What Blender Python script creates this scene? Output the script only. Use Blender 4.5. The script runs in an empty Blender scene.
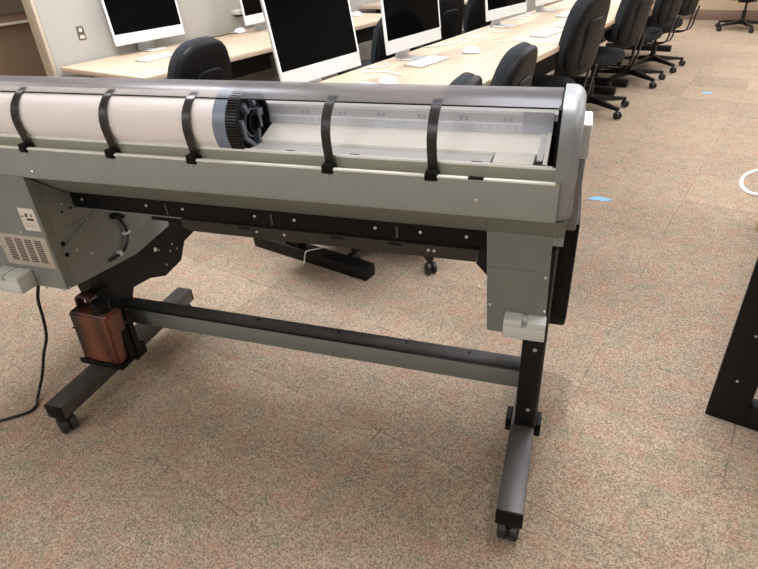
import bpy, bmesh, math, random
from mathutils import Vector, Matrix
random.seed(7)
C = bpy.context.scene.collection
PI = math.pi
R = math.radians

# ------------------------------------------------------------------ materials
def nodes(name):
    m = bpy.data.materials.new(name); m.use_nodes = True
    return m, m.node_tree.nodes, m.node_tree.links, m.node_tree.nodes['Principled BSDF']

def lin(c):
    return tuple(((v/255)/12.92 if v/255 <= .04045 else ((v/255+.055)/1.055)**2.4) for v in c) + (1,)

def mat(name, rgb, rough=.5, metal=0.0, var=.06, scale=30, bump=0.0, bscale=200, spec=.5, coat=0, alpha=1.0):
    """procedural material: base colour with a soft noise variation and optional bump"""
    m, n, l, p = nodes(name)
    c = lin(rgb)
    p.inputs['Roughness'].default_value = rough
    p.inputs['Metallic'].default_value = metal
    p.inputs['Specular IOR Level'].default_value = spec
    p.inputs['Coat Weight'].default_value = coat
    p.inputs['Alpha'].default_value = alpha
    tc = n.new('ShaderNodeTexCoord')
    nz = n.new('ShaderNodeTexNoise'); nz.inputs['Scale'].default_value = scale; nz.inputs['Detail'].default_value = 3
    l.new(tc.outputs['Object'], nz.inputs['Vector'])
    r = n.new('ShaderNodeValToRGB')
    r.color_ramp.elements[0].position = .3; r.color_ramp.elements[1].position = .7
    r.color_ramp.elements[0].color = tuple(v*(1-var) for v in c[:3])+(1,)
    r.color_ramp.elements[1].color = tuple(min(1, v*(1+var)) for v in c[:3])+(1,)
    l.new(nz.outputs['Fac'], r.inputs['Fac']); l.new(r.outputs['Color'], p.inputs['Base Color'])
    if bump:
        nb = n.new('ShaderNodeTexNoise'); nb.inputs['Scale'].default_value = bscale; nb.inputs['Detail'].default_value = 2
        l.new(tc.outputs['Object'], nb.inputs['Vector'])
        b = n.new('ShaderNodeBump'); b.inputs['Strength'].default_value = bump; b.inputs['Distance'].default_value = .002
        l.new(nb.outputs['Fac'], b.inputs['Height']); l.new(b.outputs['Normal'], p.inputs['Normal'])
    return m

def carpet_mat():
    m, n, l, p = nodes('carpet_tiles')
    p.inputs['Roughness'].default_value = .95; p.inputs['Specular IOR Level'].default_value = .1
    tc = n.new('ShaderNodeTexCoord')
    def noise(s, d=2, off=0, ro=.5):
        mp = n.new('ShaderNodeMapping'); mp.inputs['Location'].default_value = (off, off*.7, 0)
        l.new(tc.outputs['Object'], mp.inputs['Vector'])
        z = n.new('ShaderNodeTexNoise'); z.inputs['Scale'].default_value = s; z.inputs['Detail'].default_value = d; z.inputs['Roughness'].default_value = ro
        l.new(mp.outputs['Vector'], z.inputs['Vector']); return z.outputs['Fac']
    def ramp(f, a, b, ca, cb):
        r = n.new('ShaderNodeValToRGB'); r.color_ramp.elements[0].position = a; r.color_ramp.elements[1].position = b
        r.color_ramp.elements[0].color = ca; r.color_ramp.elements[1].color = cb
        l.new(f, r.inputs['Fac']); return r.outputs['Color']
    def mix(fac, a, b, mode='MIX'):
        x = n.new('ShaderNodeMix'); x.data_type = 'RGBA'; x.blend_type = mode
        if isinstance(fac, float): x.inputs[0].default_value = fac
        else: l.new(fac, x.inputs[0])
        for s, v in ((6, a), (7, b)):
            if isinstance(v, tuple): x.inputs[s].default_value = v
            else: l.new(v, x.inputs[s])
        return x.outputs[2]
    W = (1, 1, 1, 1); K = (0, 0, 0, 1)
    base = lin((158, 137, 112))
    # tufts: fine speckle, dark gaps and light yarn tips
    def cells(sc, off=0):
        mp = n.new('ShaderNodeMapping'); mp.inputs['Location'].default_value = (off, off*.7, 0); mp.inputs['Scale'].default_value = (1, 1, 0)
        l.new(tc.outputs['Object'], mp.inputs['Vector'])
        v = n.new('ShaderNodeTexVoronoi'); v.inputs['Scale'].default_value = sc; l.new(mp.outputs['Vector'], v.inputs['Vector'])
        q = n.new('ShaderNodeSeparateColor'); l.new(v.outputs['Color'], q.inputs[0]); return q
    c1 = cells(290); c2 = cells(170, 5)
    sp = ramp(c1.outputs[0], .05, .95, lin((90, 78, 65)), lin((211, 189, 162)))
    col = mix(.74, base, sp)
    sp2 = ramp(c2.outputs[0], .05, .95, lin((112, 98, 82)), lin((196, 174, 148)))
    col = mix(.25, col, sp2)
    # multicolour yarn: rose and sage flecks gathered in soft patches
    rose = ramp(noise(13, 3, 11), .47, .64, K, W); rf = ramp(c1.outputs[1], .45, .60, K, W)
    col = mix(mix(.42, K, mix(1.0, rose, rf, 'MULTIPLY')), col, lin((182, 112, 96)))
    sage = ramp(noise(12, 3, 23), .47, .64, K, W); sf = ramp(c1.outputs[2], .45, .60, K, W)
    col = mix(mix(.42, K, mix(1.0, sage, sf, 'MULTIPLY')), col, lin((104, 124, 104)))
    # tile grid: seams and slight shade difference from tile to tile
    sx = n.new('ShaderNodeSeparateXYZ'); l.new(tc.outputs['Object'], sx.inputs[0])
    def mth(op, a, b=None):
        x = n.new('ShaderNodeMath'); x.operation = op
        for i, v in enumerate((a, b)):
            if v is None: continue
            if isinstance(v, (int, float)): x.inputs[i].default_value = v
            else: l.new(v, x.inputs[i])
        return x.outputs[0]
    T = .466
    gx = mth('DIVIDE', mth('ADD', sx.outputs['X'], 20*T + .005), T); gy = mth('DIVIDE', mth('ADD', sx.outputs['Y'], 20*T - 1.08), T)
    fx = mth('FRACT', gx); fy = mth('FRACT', gy)
    ex = mth('MINIMUM', fx, mth('SUBTRACT', 1.0, fx)); ey = mth('MINIMUM', fy, mth('SUBTRACT', 1.0, fy))
    seam = mth('LESS_THAN', mth('MINIMUM', ex, ey), .0045)
    brk = ramp(noise(5, 1, 31), .44, .54, K, W)
    col = mix(mix(.4, K, mix(1.0, mix(seam, K, W), brk, 'MULTIPLY')), col, lin((70, 60, 50)))
    cv = n.new('ShaderNodeCombineXYZ'); l.new(mth('FLOOR', gx), cv.inputs[0]); l.new(mth('FLOOR', gy), cv.inputs[1])
    wn = n.new('ShaderNodeTexWhiteNoise'); wn.noise_dimensions = '2D'; l.new(cv.outputs[0], wn.inputs['Vector'])
    col = mix(1.0, col, ramp(wn.outputs['Value'], 0, 1, (.88, .88, .89, 1), (1.05, 1.05, 1.04, 1)), 'MULTIPLY')
    l.new(col, p.inputs['Base Color'])
    b = n.new('ShaderNodeBump'); b.inputs['Strength'].default_value = .35; b.inputs['Distance'].default_value = .003
    l.new(noise(260, 2, 3), b.inputs['Height']); l.new(b.outputs['Normal'], p.inputs['Normal'])
    return m

def wood_mat():
    m, n, l, p = nodes('maple_laminate')
    p.inputs['Roughness'].default_value = .42
    tc = n.new('ShaderNodeTexCoord'); mp = n.new('ShaderNodeMapping'); mp.inputs['Scale'].default_value = (14, 1.2, 14)
    l.new(tc.outputs['Object'], mp.inputs['Vector'])
    z = n.new('ShaderNodeTexNoise'); z.inputs['Scale'].default_value = 3; z.inputs['Detail'].default_value = 5
    l.new(mp.outputs['Vector'], z.inputs['Vector'])
    r = n.new('ShaderNodeValToRGB'); r.color_ramp.elements[0].position = .3; r.color_ramp.elements[1].position = .75
    r.color_ramp.elements[0].color = lin((198, 174, 146)); r.color_ramp.elements[1].color = lin((213, 191, 164))
    l.new(z.outputs['Fac'], r.inputs['Fac']); l.new(r.outputs['Color'], p.inputs['Base Color'])
    return m

def emit_mat(name, rgb, s):
    m, n, l, p = nodes(name)
    p.inputs['Base Color'].default_value = lin(rgb)
    p.inputs['Emission Color'].default_value = lin(rgb); p.inputs['Emission Strength'].default_value = s
    return m

M = dict(
    carpet=carpet_mat(), maple=wood_mat(),
    wall=mat('cream_wall_paint', (172, 168, 158), .85, var=.02, bump=.15, bscale=300),
    wall_end=mat('tan_corner_trim', (196, 180, 156), .7, var=.03),
    wall_tan=mat('tan_wall_paint', (178, 154, 126), .85, var=.03),
    wall_brown=mat('brown_wall_paint', (150, 124, 98), .85, var=.03),
    wall_taupe=mat('taupe_wall_paint', (132, 116, 100), .85, var=.03),
    rail=mat('white_rail_paint', (235, 225, 208), .5, var=.02),
    base=mat('brown_vinyl_base', (118, 94, 76), .6, var=.05),
    ceil=mat('ceiling_tile', (232, 230, 224), .9, var=.03, bump=.3, bscale=60),
    # printer
    grey=mat('grey_painted_steel', (158, 163, 157), .42, .25, .03, 20, .05, 500),
    greydark=mat('lower_grey_steel', (140, 145, 137), .45, .2, .03, 20),
    boxgrey=mat('electronics_grey_steel', (136, 138, 131), .45, .25, .03, 20),
    olive=mat('guide_beam_steel', (52, 49, 42), .45, .2, .05, 30),
    cream=mat('cream_channel_plastic', (158, 157, 138), .4, .1, .03, 30),
    white=mat('white_plastic', (240, 238, 228), .35, 0, .015),
    guide=mat('white_paper_guide', (246, 242, 230), .4, 0, .015),
    guide2=mat('pale_grey_feed_edge', (214, 214, 212), .4, 0, .02),
    silver=mat('silver_plastic', (150, 152, 151), .42, .3, .02, 15, .03, 900),
    sidepanel=mat('side_cover_grey', (138, 140, 143), .4, .3, .02),
    paleside=mat('pale_side_cover', (214, 214, 210), .4, .1, .02),
    black=mat('black_plastic', (8, 8, 8), .5, 0, .1, spec=.2),
    blackm=mat('black_powder_coat', (13, 12, 12), .5, 0, .1, spec=.3),
    strap=mat('black_nylon_strap', (40, 36, 33), .35, 0, .12, 60),
    charcoal=mat('charcoal_metal', (84, 80, 77), .4, .5, .06, 25),
    darkbar=mat('dark_brown_metal', (56, 53, 49), .42, .4, .06, 25),
    screw=mat('zinc_screw', (220, 220, 214), .3, .9, .02),
    ruler=mat('grey_ruler_face', (216, 218, 222), .35, .1, .02),
    ruler2=mat('grey_ruler_end', (198, 200, 207), .3, .1, .03),
    rtick=mat('pale_ruler_print', (246, 246, 248), .4),
    dtick=mat('dark_ruler_print', (186, 188, 194), .4),
    paper=mat('paper_white', (248, 238, 230), .6, 0, .01, 8),
    flange=mat('blue_grey_flange', (128, 138, 152), .35, .1, .03),
    hubgrey=mat('hub_grey_plastic', (112, 120, 132), .35, .1, .03),
    vent=mat('tan_vent_panel', (186, 172, 156), .5, .05, .03),
    slot=mat('dark_slot', (70, 56, 48), .8),
    labelw=mat('label_paper', (226, 214, 200), .6, 0, .06, 120),
    ink=mat('label_ink', (60, 48, 40), .7),
    cleat=mat('putty_plastic', (206, 206, 196), .4, 0, .02),
    cable=mat('white_cable', (232, 228, 220), .4), cableb=mat('black_cable', (16, 15, 15), .4),
    legrey=mat('stand_grey_steel', (126, 128, 119), .45, .2, .03, 20),
    # desks and computers
    imac=mat('pale_aluminium', (224, 223, 218), .35, .15, .015), bezel=mat('white_bezel', (240, 240, 238), .25, 0, .01),
    stand=mat('satin_aluminium', (205, 205, 202), .3, .6, .02),
    screen=mat('black_glass', (4, 5, 5), .06, 0, .1, spec=.06),
    keycap=mat('white_keycap', (246, 246, 244), .4), 
    fabric=mat('charcoal_chair_fabric', (26, 31, 35), .9, 0, .2, 90, .5, 400),
    shell=mat('black_chair_shell', (13, 12, 12), .5, 0, .08, spec=.22),
    chairblk=mat('black_chair_metal', (15, 14, 14), .4, .2, .1),
    caster=mat('dark_caster_rubber', (34, 33, 32), .45),
    tape=mat('blue_painter_tape', (128, 178, 214), .7, 0, .05),
    tabletop2=mat('beige_laminate', (208, 186, 150), .45, 0, .03),
    gold=mat('brown_door', (104, 84, 68), .6),
    steel=mat('outlet_steel', (120, 112, 98), .35, .7), 
    lamp=emit_mat('light_diffuser', (255, 246, 232), 1.5),
)
def amber():
    m, n, l, p = nodes('amber_translucent_plastic')
    tc = n.new('ShaderNodeTexCoord'); z = n.new('ShaderNodeTexNoise'); z.inputs['Scale'].default_value = 5; z.inputs['Detail'].default_value = 0
    mp = n.new('ShaderNodeMapping'); mp.inputs['Scale'].default_value = (2.6, 1, .25)
    l.new(tc.outputs['Object'], mp.inputs['Vector']); l.new(mp.outputs['Vector'], z.inputs['Vector'])
    r = n.new('ShaderNodeValToRGB'); r.color_ramp.elements[0].position = .38; r.color_ramp.elements[1].position = .62
    r.color_ramp.elements[0].color = lin((38, 20, 13)); r.color_ramp.elements[1].color = lin((136, 80, 54))
    l.new(z.outputs['Fac'], r.inputs['Fac']); l.new(r.outputs['Color'], p.inputs['Base Color'])
    p.inputs['Roughness'].default_value = .22; p.inputs['Transmission Weight'].default_value = .15
    return m
M['amber'] = amber()
def smoked():
    m, n, l, p = nodes('smoked_silver_cover')
    tc = n.new('ShaderNodeTexCoord'); z = n.new('ShaderNodeTexNoise'); z.inputs['Scale'].default_value = 40
    mp = n.new('ShaderNodeMapping'); mp.inputs['Scale'].default_value = (.05, 6, 6)
    l.new(tc.outputs['Object'], mp.inputs['Vector']); l.new(mp.outputs['Vector'], z.inputs['Vector'])
    r = n.new('ShaderNodeValToRGB')
    r.color_ramp.elements[0].color = lin((92, 92, 97)); r.color_ramp.elements[1].color = lin((106, 106, 111))
    l.new(z.outputs['Fac'], r.inputs['Fac']); l.new(r.outputs['Color'], p.inputs['Base Color'])
    p.inputs['Roughness'].default_value = .28; p.inputs['Metallic'].default_value = .3
    out = n['Material Output']; tl = n.new('ShaderNodeBsdfTranslucent'); tl.inputs['Color'].default_value = lin((196,194,198))
    tp = n.new('ShaderNodeBsdfTransparent'); tp.inputs['Color'].default_value = lin((246,243,238))
    m1 = n.new('ShaderNodeMixShader'); m1.inputs[0].default_value = .5; l.new(p.outputs[0], m1.inputs[1]); l.new(tl.outputs[0], m1.inputs[2])
    m2 = n.new('ShaderNodeMixShader'); m2.inputs[0].default_value = .5; l.new(m1.outputs[0], m2.inputs[1]); l.new(tp.outputs[0], m2.inputs[2])
    l.new(m2.outputs[0], out.inputs['Surface'])
    return m
M['cover'] = smoked()

# ------------------------------------------------------------------ mesh helpers
def box(bm, lo, hi, bev=0.0, seg=2):
    g = bmesh.ops.create_cube(bm, size=1.0)['verts']
    lo = Vector(lo); hi = Vector(hi)
    for v in g:
        v.co = Vector([lo[i] + (v.co[i]+.5)*(hi[i]-lo[i]) for i in range(3)])
    if bev:
        es = list({e for v in g for e in v.link_edges})
        bmesh.ops.bevel(bm, geom=es, offset=bev, segments=seg, profile=.5, affect='EDGES')
    return bm

def hexa(bm, pts):
    """8 points: 4 of the bottom ring, 4 of the top ring"""
    v = [bm.verts.new(p) for p in pts]
    for f in ((3,2,1,0),(4,5,6,7),(0,1,5,4),(1,2,6,5),(2,3,7,6),(3,0,4,7)):
        bm.faces.new([v[i] for i in f])

def prism(bm, poly, a, b, axis='x', bev=0.0, seg=3, side=None):
    """polygon in the two other axes extruded from a to b"""
    def P(t, u, w):
        return {'x': (t,u,w), 'y': (u,t,w), 'z': (u,w,t)}[axis]
    A = [bm.verts.new(P(a,*p)) for p in poly]; B = [bm.verts.new(P(b,*p)) for p in poly]
    n = len(poly); fs = []
    fa = bm.faces.new(A); fb = bm.faces.new(list(reversed(B)))
    for i in range(n):
        j = (i+1) % n
        bm.faces.new([A[j], A[i], B[i], B[j]])
    if bev:
        es = list(fb.edges) if side == 'b' else list(fa.edges)+list(fb.edges)
        bmesh.ops.bevel(bm, geom=es, offset=bev, segments=seg, profile=.5, affect='EDGES')

def cyl(bm, p0, p1, r0, r1=None, n=20):
    p0 = Vector(p0); p1 = Vector(p1); r1 = r0 if r1 is None else r1
    d = (p1-p0).normalized(); a = d.orthogonal().normalized(); b = d.cross(a)
    A = [bm.verts.new(p0 + r0*(a*math.cos(2*PI*i/n)+b*math.sin(2*PI*i/n))) for i in range(n)]
    B = [bm.verts.new(p1 + r1*(a*math.cos(2*PI*i/n)+b*math.sin(2*PI*i/n))) for i in range(n)]
    bm.faces.new(list(reversed(A))); bm.faces.new(B)
    for i in range(n):
        j = (i+1) % n; bm.faces.new([A[i], A[j], B[j], B[i]])

def lathe(bm, p0, axis, prof, n=28):
    """prof: (distance along axis, radius)"""
    p0 = Vector(p0); d = Vector(axis).normalized(); a = d.orthogonal().normalized(); b = d.cross(a)
    rings = [[bm.verts.new(p0 + d*t + r*(a*math.cos(2*PI*i/n)+b*math.sin(2*PI*i/n))) for i in range(n)] for t, r in prof]
    bm.faces.new(list(reversed(rings[0]))); bm.faces.new(rings[-1])
    for k in range(len(rings)-1):
        for i in range(n):
            j = (i+1) % n; bm.faces.new([rings[k][i], rings[k][j], rings[k+1][j], rings[k+1][i]])

def smooth_path(pts, sub=6):
    pts = [Vector(p) for p in pts]; out = []
    for i in range(len(pts)-1):
        p0 = pts[max(0,i-1)]; p1 = pts[i]; p2 = pts[i+1]; p3 = pts[min(len(pts)-1,i+2)]
        for k in range(sub):
            t = k/sub
            out.append(.5*((2*p1)+(p2-p0)*t+(2*p0-5*p1+4*p2-p3)*t*t+(3*p1-p0-3*p2+p3)*t**3))
    out.append(pts[-1]); return out

def tube(bm, pts, r, n=10, sub=6):
    pts = smooth_path(pts, sub) if sub > 1 else [Vector(p) for p in pts]
    prev = None; rings = []
    for i, p in enumerate(pts):
        d = (pts[min(i+1,len(pts)-1)]-pts[max(i-1,0)]).normalized()
        a = d.orthogonal().normalized() if prev is None else (prev - d*prev.dot(d)).normalized()
        prev = a; b = d.cross(a)
        rings.append([bm.verts.new(p + r*(a*math.cos(2*PI*k/n)+b*math.sin(2*PI*k/n))) for k in range(n)])
    bm.faces.new(list(reversed(rings[0]))); bm.faces.new(rings[-1])
    for q in range(len(rings)-1):
        for k in range(n):
            j = (k+1) % n; bm.faces.new([rings[q][k], rings[q][j], rings[q+1][j], rings[q+1][k]])

def band(bm, pts, half, thick, wdir=(1,0,0)):
    """flat strap: path pts, width 2*half along wdir, thickness thick"""
    pts = smooth_path(pts, 6); w = Vector(wdir)
    rings = []
    for i, p in enumerate(pts):
        d = (pts[min(i+1,len(pts)-1)]-pts[max(i-1,0)]).normalized(); nrm = d.cross(w).normalized()
        rings.append([bm.verts.new(p+s*w*half+t*nrm*thick/2) for s, t in ((-1,-1),(1,-1),(1,1),(-1,1))])
    bm.faces.new(list(reversed(rings[0]))); bm.faces.new(rings[-1])
    for q in range(len(rings)-1):
        for k in range(4):
            j = (k+1) % 4; bm.faces.new([rings[q][k], rings[q][j], rings[q+1][j], rings[q+1][k]])

def obj(name, bm, m, parent=None, off=(0,0,0), angle=35, mod=None):
    bmesh.ops.recalc_face_normals(bm, faces=bm.faces)
    if any(off):
        bmesh.ops.translate(bm, verts=bm.verts, vec=-Vector(off))
    me = bpy.data.meshes.new(name); bm.to_mesh(me); bm.free()
    me.polygons.foreach_set('use_smooth', [True]*len(me.polygons)); me.set_sharp_from_angle(angle=R(angle))
    me.materials.append(M[m] if isinstance(m, str) else m)
    o = bpy.data.objects.new(name, me); C.objects.link(o)
    if parent: o.parent = parent
    return o

def B(): return bmesh.new()
def bx(lo, hi, bev=0.0, seg=2): return box(bmesh.new(), lo, hi, bev, seg)

def tag(o, label=None, cat=None, group=None, kind=None):
    if label: o['label'] = label
    if cat: o['category'] = cat
    if group: o['group'] = group
    if kind: o['kind'] = kind
    return o

def thing(name, label, cat, loc=(0,0,0), rz=0, group=None):
    o = bpy.data.objects.new(name, None); C.objects.link(o); o.empty_display_size = .1
    o.location = loc; o.rotation_euler = (0,0,rz)
    return tag(o, label, cat, group)

def dup(root, loc, rz, label, group=None):
    r = root.copy(); C.objects.link(r); r.location = loc; r.rotation_euler = (0,0,rz); r['label'] = label
    if group: r['group'] = group
    for ch in list(root.children):
        c = ch.copy(); C.objects.link(c); c.parent = r
        for g in ch.children:
            d = g.copy(); C.objects.link(d); d.parent = c
    return r

# ------------------------------------------------------------------ the room (x across, y along the rows, z up)
def struct(name, bm, m, parent=None):
    o = obj(name, bm, m, parent)
    if not parent: o['kind'] = 'structure'
    return o
struct('floor', bx((-5.1,-3.6,-.05), (4.2,9.7,0)), 'carpet')
struct('ceiling', bx((-5.1,-3.6,2.75), (4.2,9.7,2.85)), 'ceil')
struct('wall_left', bx((-3.63,1.045,0), (-3.52,9.6,2.75)), 'wall')
struct('trim_1', bx((-3.625,1.022,0), (-3.522,1.045,2.75), .002), 'wall_end')
struct('wall_back', bx((-5.1,9.6,0), (4.2,9.7,2.75)), 'wall_tan')
struct('wall_right', bx((4.1,-3.6,0), (4.2,9.6,2.75)), 'wall')
struct('wall_front', bx((-5.1,-3.7,0), (4.2,-3.6,2.75)), 'wall')
struct('wall_far_left', bx((-5.1,-3.6,0), (-5.0,9.6,2.75)), 'wall_brown')
struct('trim_2', bx((-5.0,-3.5,.875), (-4.965,9.5,.893), .004), 'rail')
struct('trim_3', bx((-5.0,-3.5,.955), (-4.985,9.5,2.7), .002), 'wall_taupe')
bm = B(); box(bm, (-3.5,9.588,0), (4.1,9.6,.14), .004); struct('baseboard_back', bm, 'base')
struct('baseboard_left', bx((-3.52,1.06,0), (-3.51,9.58,.1), .003), 'base')

# ceiling light fixtures (above the frame), plus added fill lights in the passage
LY = (-3.1, .85, 3.1, 5.4, 7.8); LX = (-2.5, -.1, 2.5)
def corridor_fill(y, lab):  # unseen lamp added to brighten the brown far-left wall
    t = thing('ceiling_light', lab, 'ceiling light', (-4.3,y,2.75), 0, 'added passage fill lights')
    bm = B(); box(bm, (-.31,-.31,-.02),(.31,-.28,0)); box(bm, (-.31,.28,-.02),(.31,.31,0)); box(bm, (-.31,-.28,-.02),(-.28,.28,0)); box(bm, (.28,-.28,-.02),(.31,.28,0)); obj('frame', bm, 'white', t)
    obj('diffuser', bx((-.28,-.28,-.012),(.28,.28,-.002)), 'lamp', t)
    L = bpy.data.lights.new('ceiling_lamp', 'AREA'); L.size = .55; L.energy = 13; L.color = (.92,.97,1.08)
    o = bpy.data.objects.new('ceiling_lamp', L); C.objects.link(o); o.location = (-4.3,y,2.72)
corridor_fill(.4, 'added square fill light in the side passage, nearer the entrance wall')
corridor_fill(3.4, 'added square fill light in the side passage, behind the cream wall')
first = None
for i, x in enumerate(LX):
    for j, y in enumerate(LY):
        lab = 'recessed white fluorescent ceiling light above %s, %s' % (
            ('the wall desks','the aisle','the right wall side')[i],
            ('nearest the entrance wall','second from the entrance wall','third from the entrance wall','fourth from the entrance wall','nearest the back wall')[j])
        if first is None:
            first = thing('ceiling_light', lab, 'ceiling light', (x,y,2.75), 0, 'fluorescent ceiling lights')
            bm = B()
            for a, b in (((-.61,-.31,-.02),(.61,-.28,0)), ((-.61,.28,-.02),(.61,.31,0)), ((-.61,-.28,-.02),(-.58,.28,0)), ((.58,-.28,-.02),(.61,.28,0))): box(bm, a, b)
            obj('frame', bm, 'white', first); obj('diffuser', bx((-.58,-.28,-.012),(.58,.28,-.002)), 'lamp', first)
        else:
            dup(first, (x,y,2.75), 0, lab)
        L = bpy.data.lights.new('ceiling_lamp', 'AREA'); L.shape = 'RECTANGLE'; L.size = 1.15; L.size_y = .55
        L.energy = ((34, 68, 22, 34, 42), (46, 48, 30, 46, 52), (8, 18, 34, 50, 54))[i][j]; L.color = (.93, .97, 1.08)
        lo = bpy.data.objects.new('ceiling_lamp', L); C.objects.link(lo); lo.location = (x, y, 2.72)

# ------------------------------------------------------------------ wide-format printer
TH = R(16.7)
def rot(p): return (p[0]*math.cos(TH)-p[1]*math.sin(TH), p[0]*math.sin(TH)+p[1]*math.cos(TH), p[2])
OFF = (-.72, .36, 0)
PR = thing('wide_format_printer', 'long grey wide-format printer on a black wheeled stand, seen from behind', 'printer', rot(OFF), TH)
def part(name, bm, m, parent=PR, angle=35):
    return obj(name, bm, m, parent, OFF, angle)
XL = -1.80; XR = .0495
# rear face panel
bm = B(); prism(bm, [(.17,.840),(.17,.9145),(.174,.9145),(.174,.83)], XL, XR); face = part('rear_panel', bm, 'grey')
for k, (x, z) in enumerate(((-.114,.868), (-1.33,.85))):
    bm = B(); lathe(bm, (x,.1702,z), (0,-1,0), [(0,.005),(.002,.005),(.0035,.003)], 14); part('screw', bm, 'screw', face)
bm = B(); prism(bm, [(.17,.840),(.288,.741),(.300,.741),(.300,.76),(.19,.85),(.18,.85)], XL, XR); lbv = part('lower_bevel', bm, 'greydark')
bm = B(); lathe(bm, (-.106,.222,.7955), (0,-.64,-.77), [(0,.004),(.002,.004)], 10); part('screw', bm, 'screw', lbv)
rim = B(); prism(rim, [(.1683,.9140),(.1683,.9176),(.1768,.9184),(.1768,.9140)], XL, .0405); part('rim_highlight', rim, 'white')  # both rims whiter than the channel, painting the light caught on its edges
rim = B(); prism(rim, [(.1976,.9350),(.1976,.9395),(.2060,.9402),(.2060,.9350)], XL, .0405); part('rim_highlight', rim, 'white')
bm = B(); prism(bm, [(.1692,.9135),(.1692,.9170),(.1765,.9172),(.178,.909),(.190,.906),(.1965,.912),(.1985,.937),(.2055,.939),(.2055,.895),(.1765,.895)], XL, .0405); box(bm, (.0405,.1685,.9135),(.0505,.1765,.9178)); ch = part('paper_channel', bm, 'cream')
for x in (-.118,):
    part('notch', bx((x-.016,.1672,.9152),(x+.016,.1775,.9195)), 'black', ch)
# inner body
bm = B(); prism(bm, [(.212,.83),(.206,.893),(.36,.85),(.362,.985),(.40,1.0),(.45,.965),(.55,.892),(.645,.79),(.645,.72),(.335,.72),(.335,.765),(.303,.765)], XL+.01, .030); part('inner_body', bm, 'black')
bm = B(); prism(bm, [(.280,.900),(.280,.9385),(.352,.960),(.359,.960),(.359,.90)], -.672, .018); part('paper_guide', bm, 'guide')
bm = B(); prism(bm, [(.208,.890),(.208,.9325),(.213,.9345),(.279,.931),(.279,.89)], -.672, -.099); fe = part('feed_edge', bm, 'guide2')
part('feed_lip', bx((-.672,.2075,.931),(-.118,.214,.9365),.001), 'guide', fe)
for x in (-.40,-.125,-.56):
    part('sensor', bx((x-.011,.2068,.932),(x+.011,.2165,.9385)), 'black', fe)
part('end_block', bx((-.092,.2078,.89),(-.008,.277,.942),.003), 'white')
bm = B(); box(bm, (-.006,.209,.88),(.018,.25,.934),.002); part('edge_stop', bm, 'black')
bm = B(); prism(bm, [(.252,.89),(.252,.934),(.35,.9625),(.35,.89)], -.004, .0075); part('edge_plate', bm, 'guide2')
bm = B(); prism(bm, [(.215,.89),(.215,.931),(.30,.950),(.35,.965),(.35,.89)], .0095, .0185); part('edge_plate', bm, 'white')
bm = B(); prism(bm, [(.365,.985),(.40,1.002),(.45,.967),(.55,.894),(.645,.792),(.65,.80),(.555,.90),(.455,.975),(.405,1.012),(.368,1.0)], XL+.01, .030); part('pale_backing', bm, 'paleside')  # pale sheet added under the smoked cover so the cover looks lighter
bm = B(); prism(bm, [(.351,.960),(.359,1.006),(.365,1.006),(.365,.960)], -1.78, -.046); ru = part('ruler_strip', bm, 'ruler')
def on_ruler(x0, x1, s0, s1, d=.0006):
    b = B(); y0 = .351+.008*s0; y1 = .351+.008*s1; z0 = .958+.048*s0; z1 = .958+.048*s1
    hexa(b, [(x0,y0-d,z0),(x1,y0-d,z0),(x1,y0+.001,z0),(x0,y0+.001,z0),(x0,y1-d,z1),(x1,y1-d,z1),(x1,y1+.001,z1),(x0,y1+.001,z1)]); return b
part('ruler_line', on_ruler(-1.78,-.048,.40,.50), 'rtick', ru)
part('ruler_line', on_ruler(-1.78,-.048,.88,.98), 'rtick', ru)
bm = B()
for k in range(34):
    x = -.06-.02*k; q = on_ruler(x-.0007,x+.0007,.20 if k%5 else .12,.38)
    me = bpy.data.meshes.new('t'); q.to_mesh(me); q.free(); bm.from_mesh(me); bpy.data.meshes.remove(me)
for k in range(7):
    x = -.085-.1*k
    for dx in (0,.012):
        q = on_ruler(x+dx-.004,x+dx+.004,.56,.74)
        me = bpy.data.meshes.new('t'); q.to_mesh(me); q.free(); bm.from_mesh(me); bpy.data.meshes.remove(me)
part('ruler_marks', bm, 'dtick', ru)
bm = B(); prism(bm, [(.351,.960),(.359,1.006),(.365,1.006),(.365,.960)], -.046, .019); part('ruler_end_plate', bm, 'ruler2')
# curved top cover
prof = smooth_path([(.224,1.0525,0),(.25,1.0655,0),(.28,1.0718,0),(.31,1.0712,0),(.345,1.062,0),(.39,1.040,0),(.46,.992,0),(.56,.918,0),(.63,.855,0),(.657,.79,0),(.66,.70,0)], 5)
outer = [(p.x,p.y) for p in prof]; inner = []
for i, p in enumerate(prof):
    d = (prof[min(i+1,len(prof)-1)]-prof[max(i-1,0)]).normalized(); inner.append((p.x-d.y*-.004, p.y-d.x*.004))
bm = B(); prism(bm, outer+list(reversed(inner)), XL, .033); cv = part('top_cover', bm, 'cover', angle=50)
part('cover_edge', bx((XL,.2215,1.0495),(.033,.2255,1.0525),.0008), 'black', cv)
# end caps (right one in view, left one beyond the frame)
cap = [(.1785,.842),(.1765,.93),(.1765,.975),(.180,1.012),(.19,1.040),(.215,1.060),(.25,1.074),(.29,1.0785),(.33,1.075),(.38,1.055),(.46,1.003),(.56,.93),(.635,.86),(.662,.79),(.664,.76),(.45,.76),(.30,.79),(.19,.825)]
for x0, x1, sd in ((.0375,.0795,'b'), (-1.86,-1.80,'a')):
    bm = B()
    if sd == 'b': prism(bm, cap, x0, x1, bev=.026, seg=6, side='b')
    else: prism(bm, cap, x1, x0, bev=.014, seg=4, side='b')
    part('end_cap', bm, 'silver', angle=50)
bm = B(); prism(bm, [(.185,.826),(.288,.742),(.288,.718),(.33,.718),(.33,.80)], .047, .073); box(bm, (.055,.283,.735),(.060,.29,.741)); part('cap_bracket', bm, 'greydark')
part('cap_gap', bx((.0305,.2,.86),(.0372,.36,1.055)), 'black')
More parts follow.
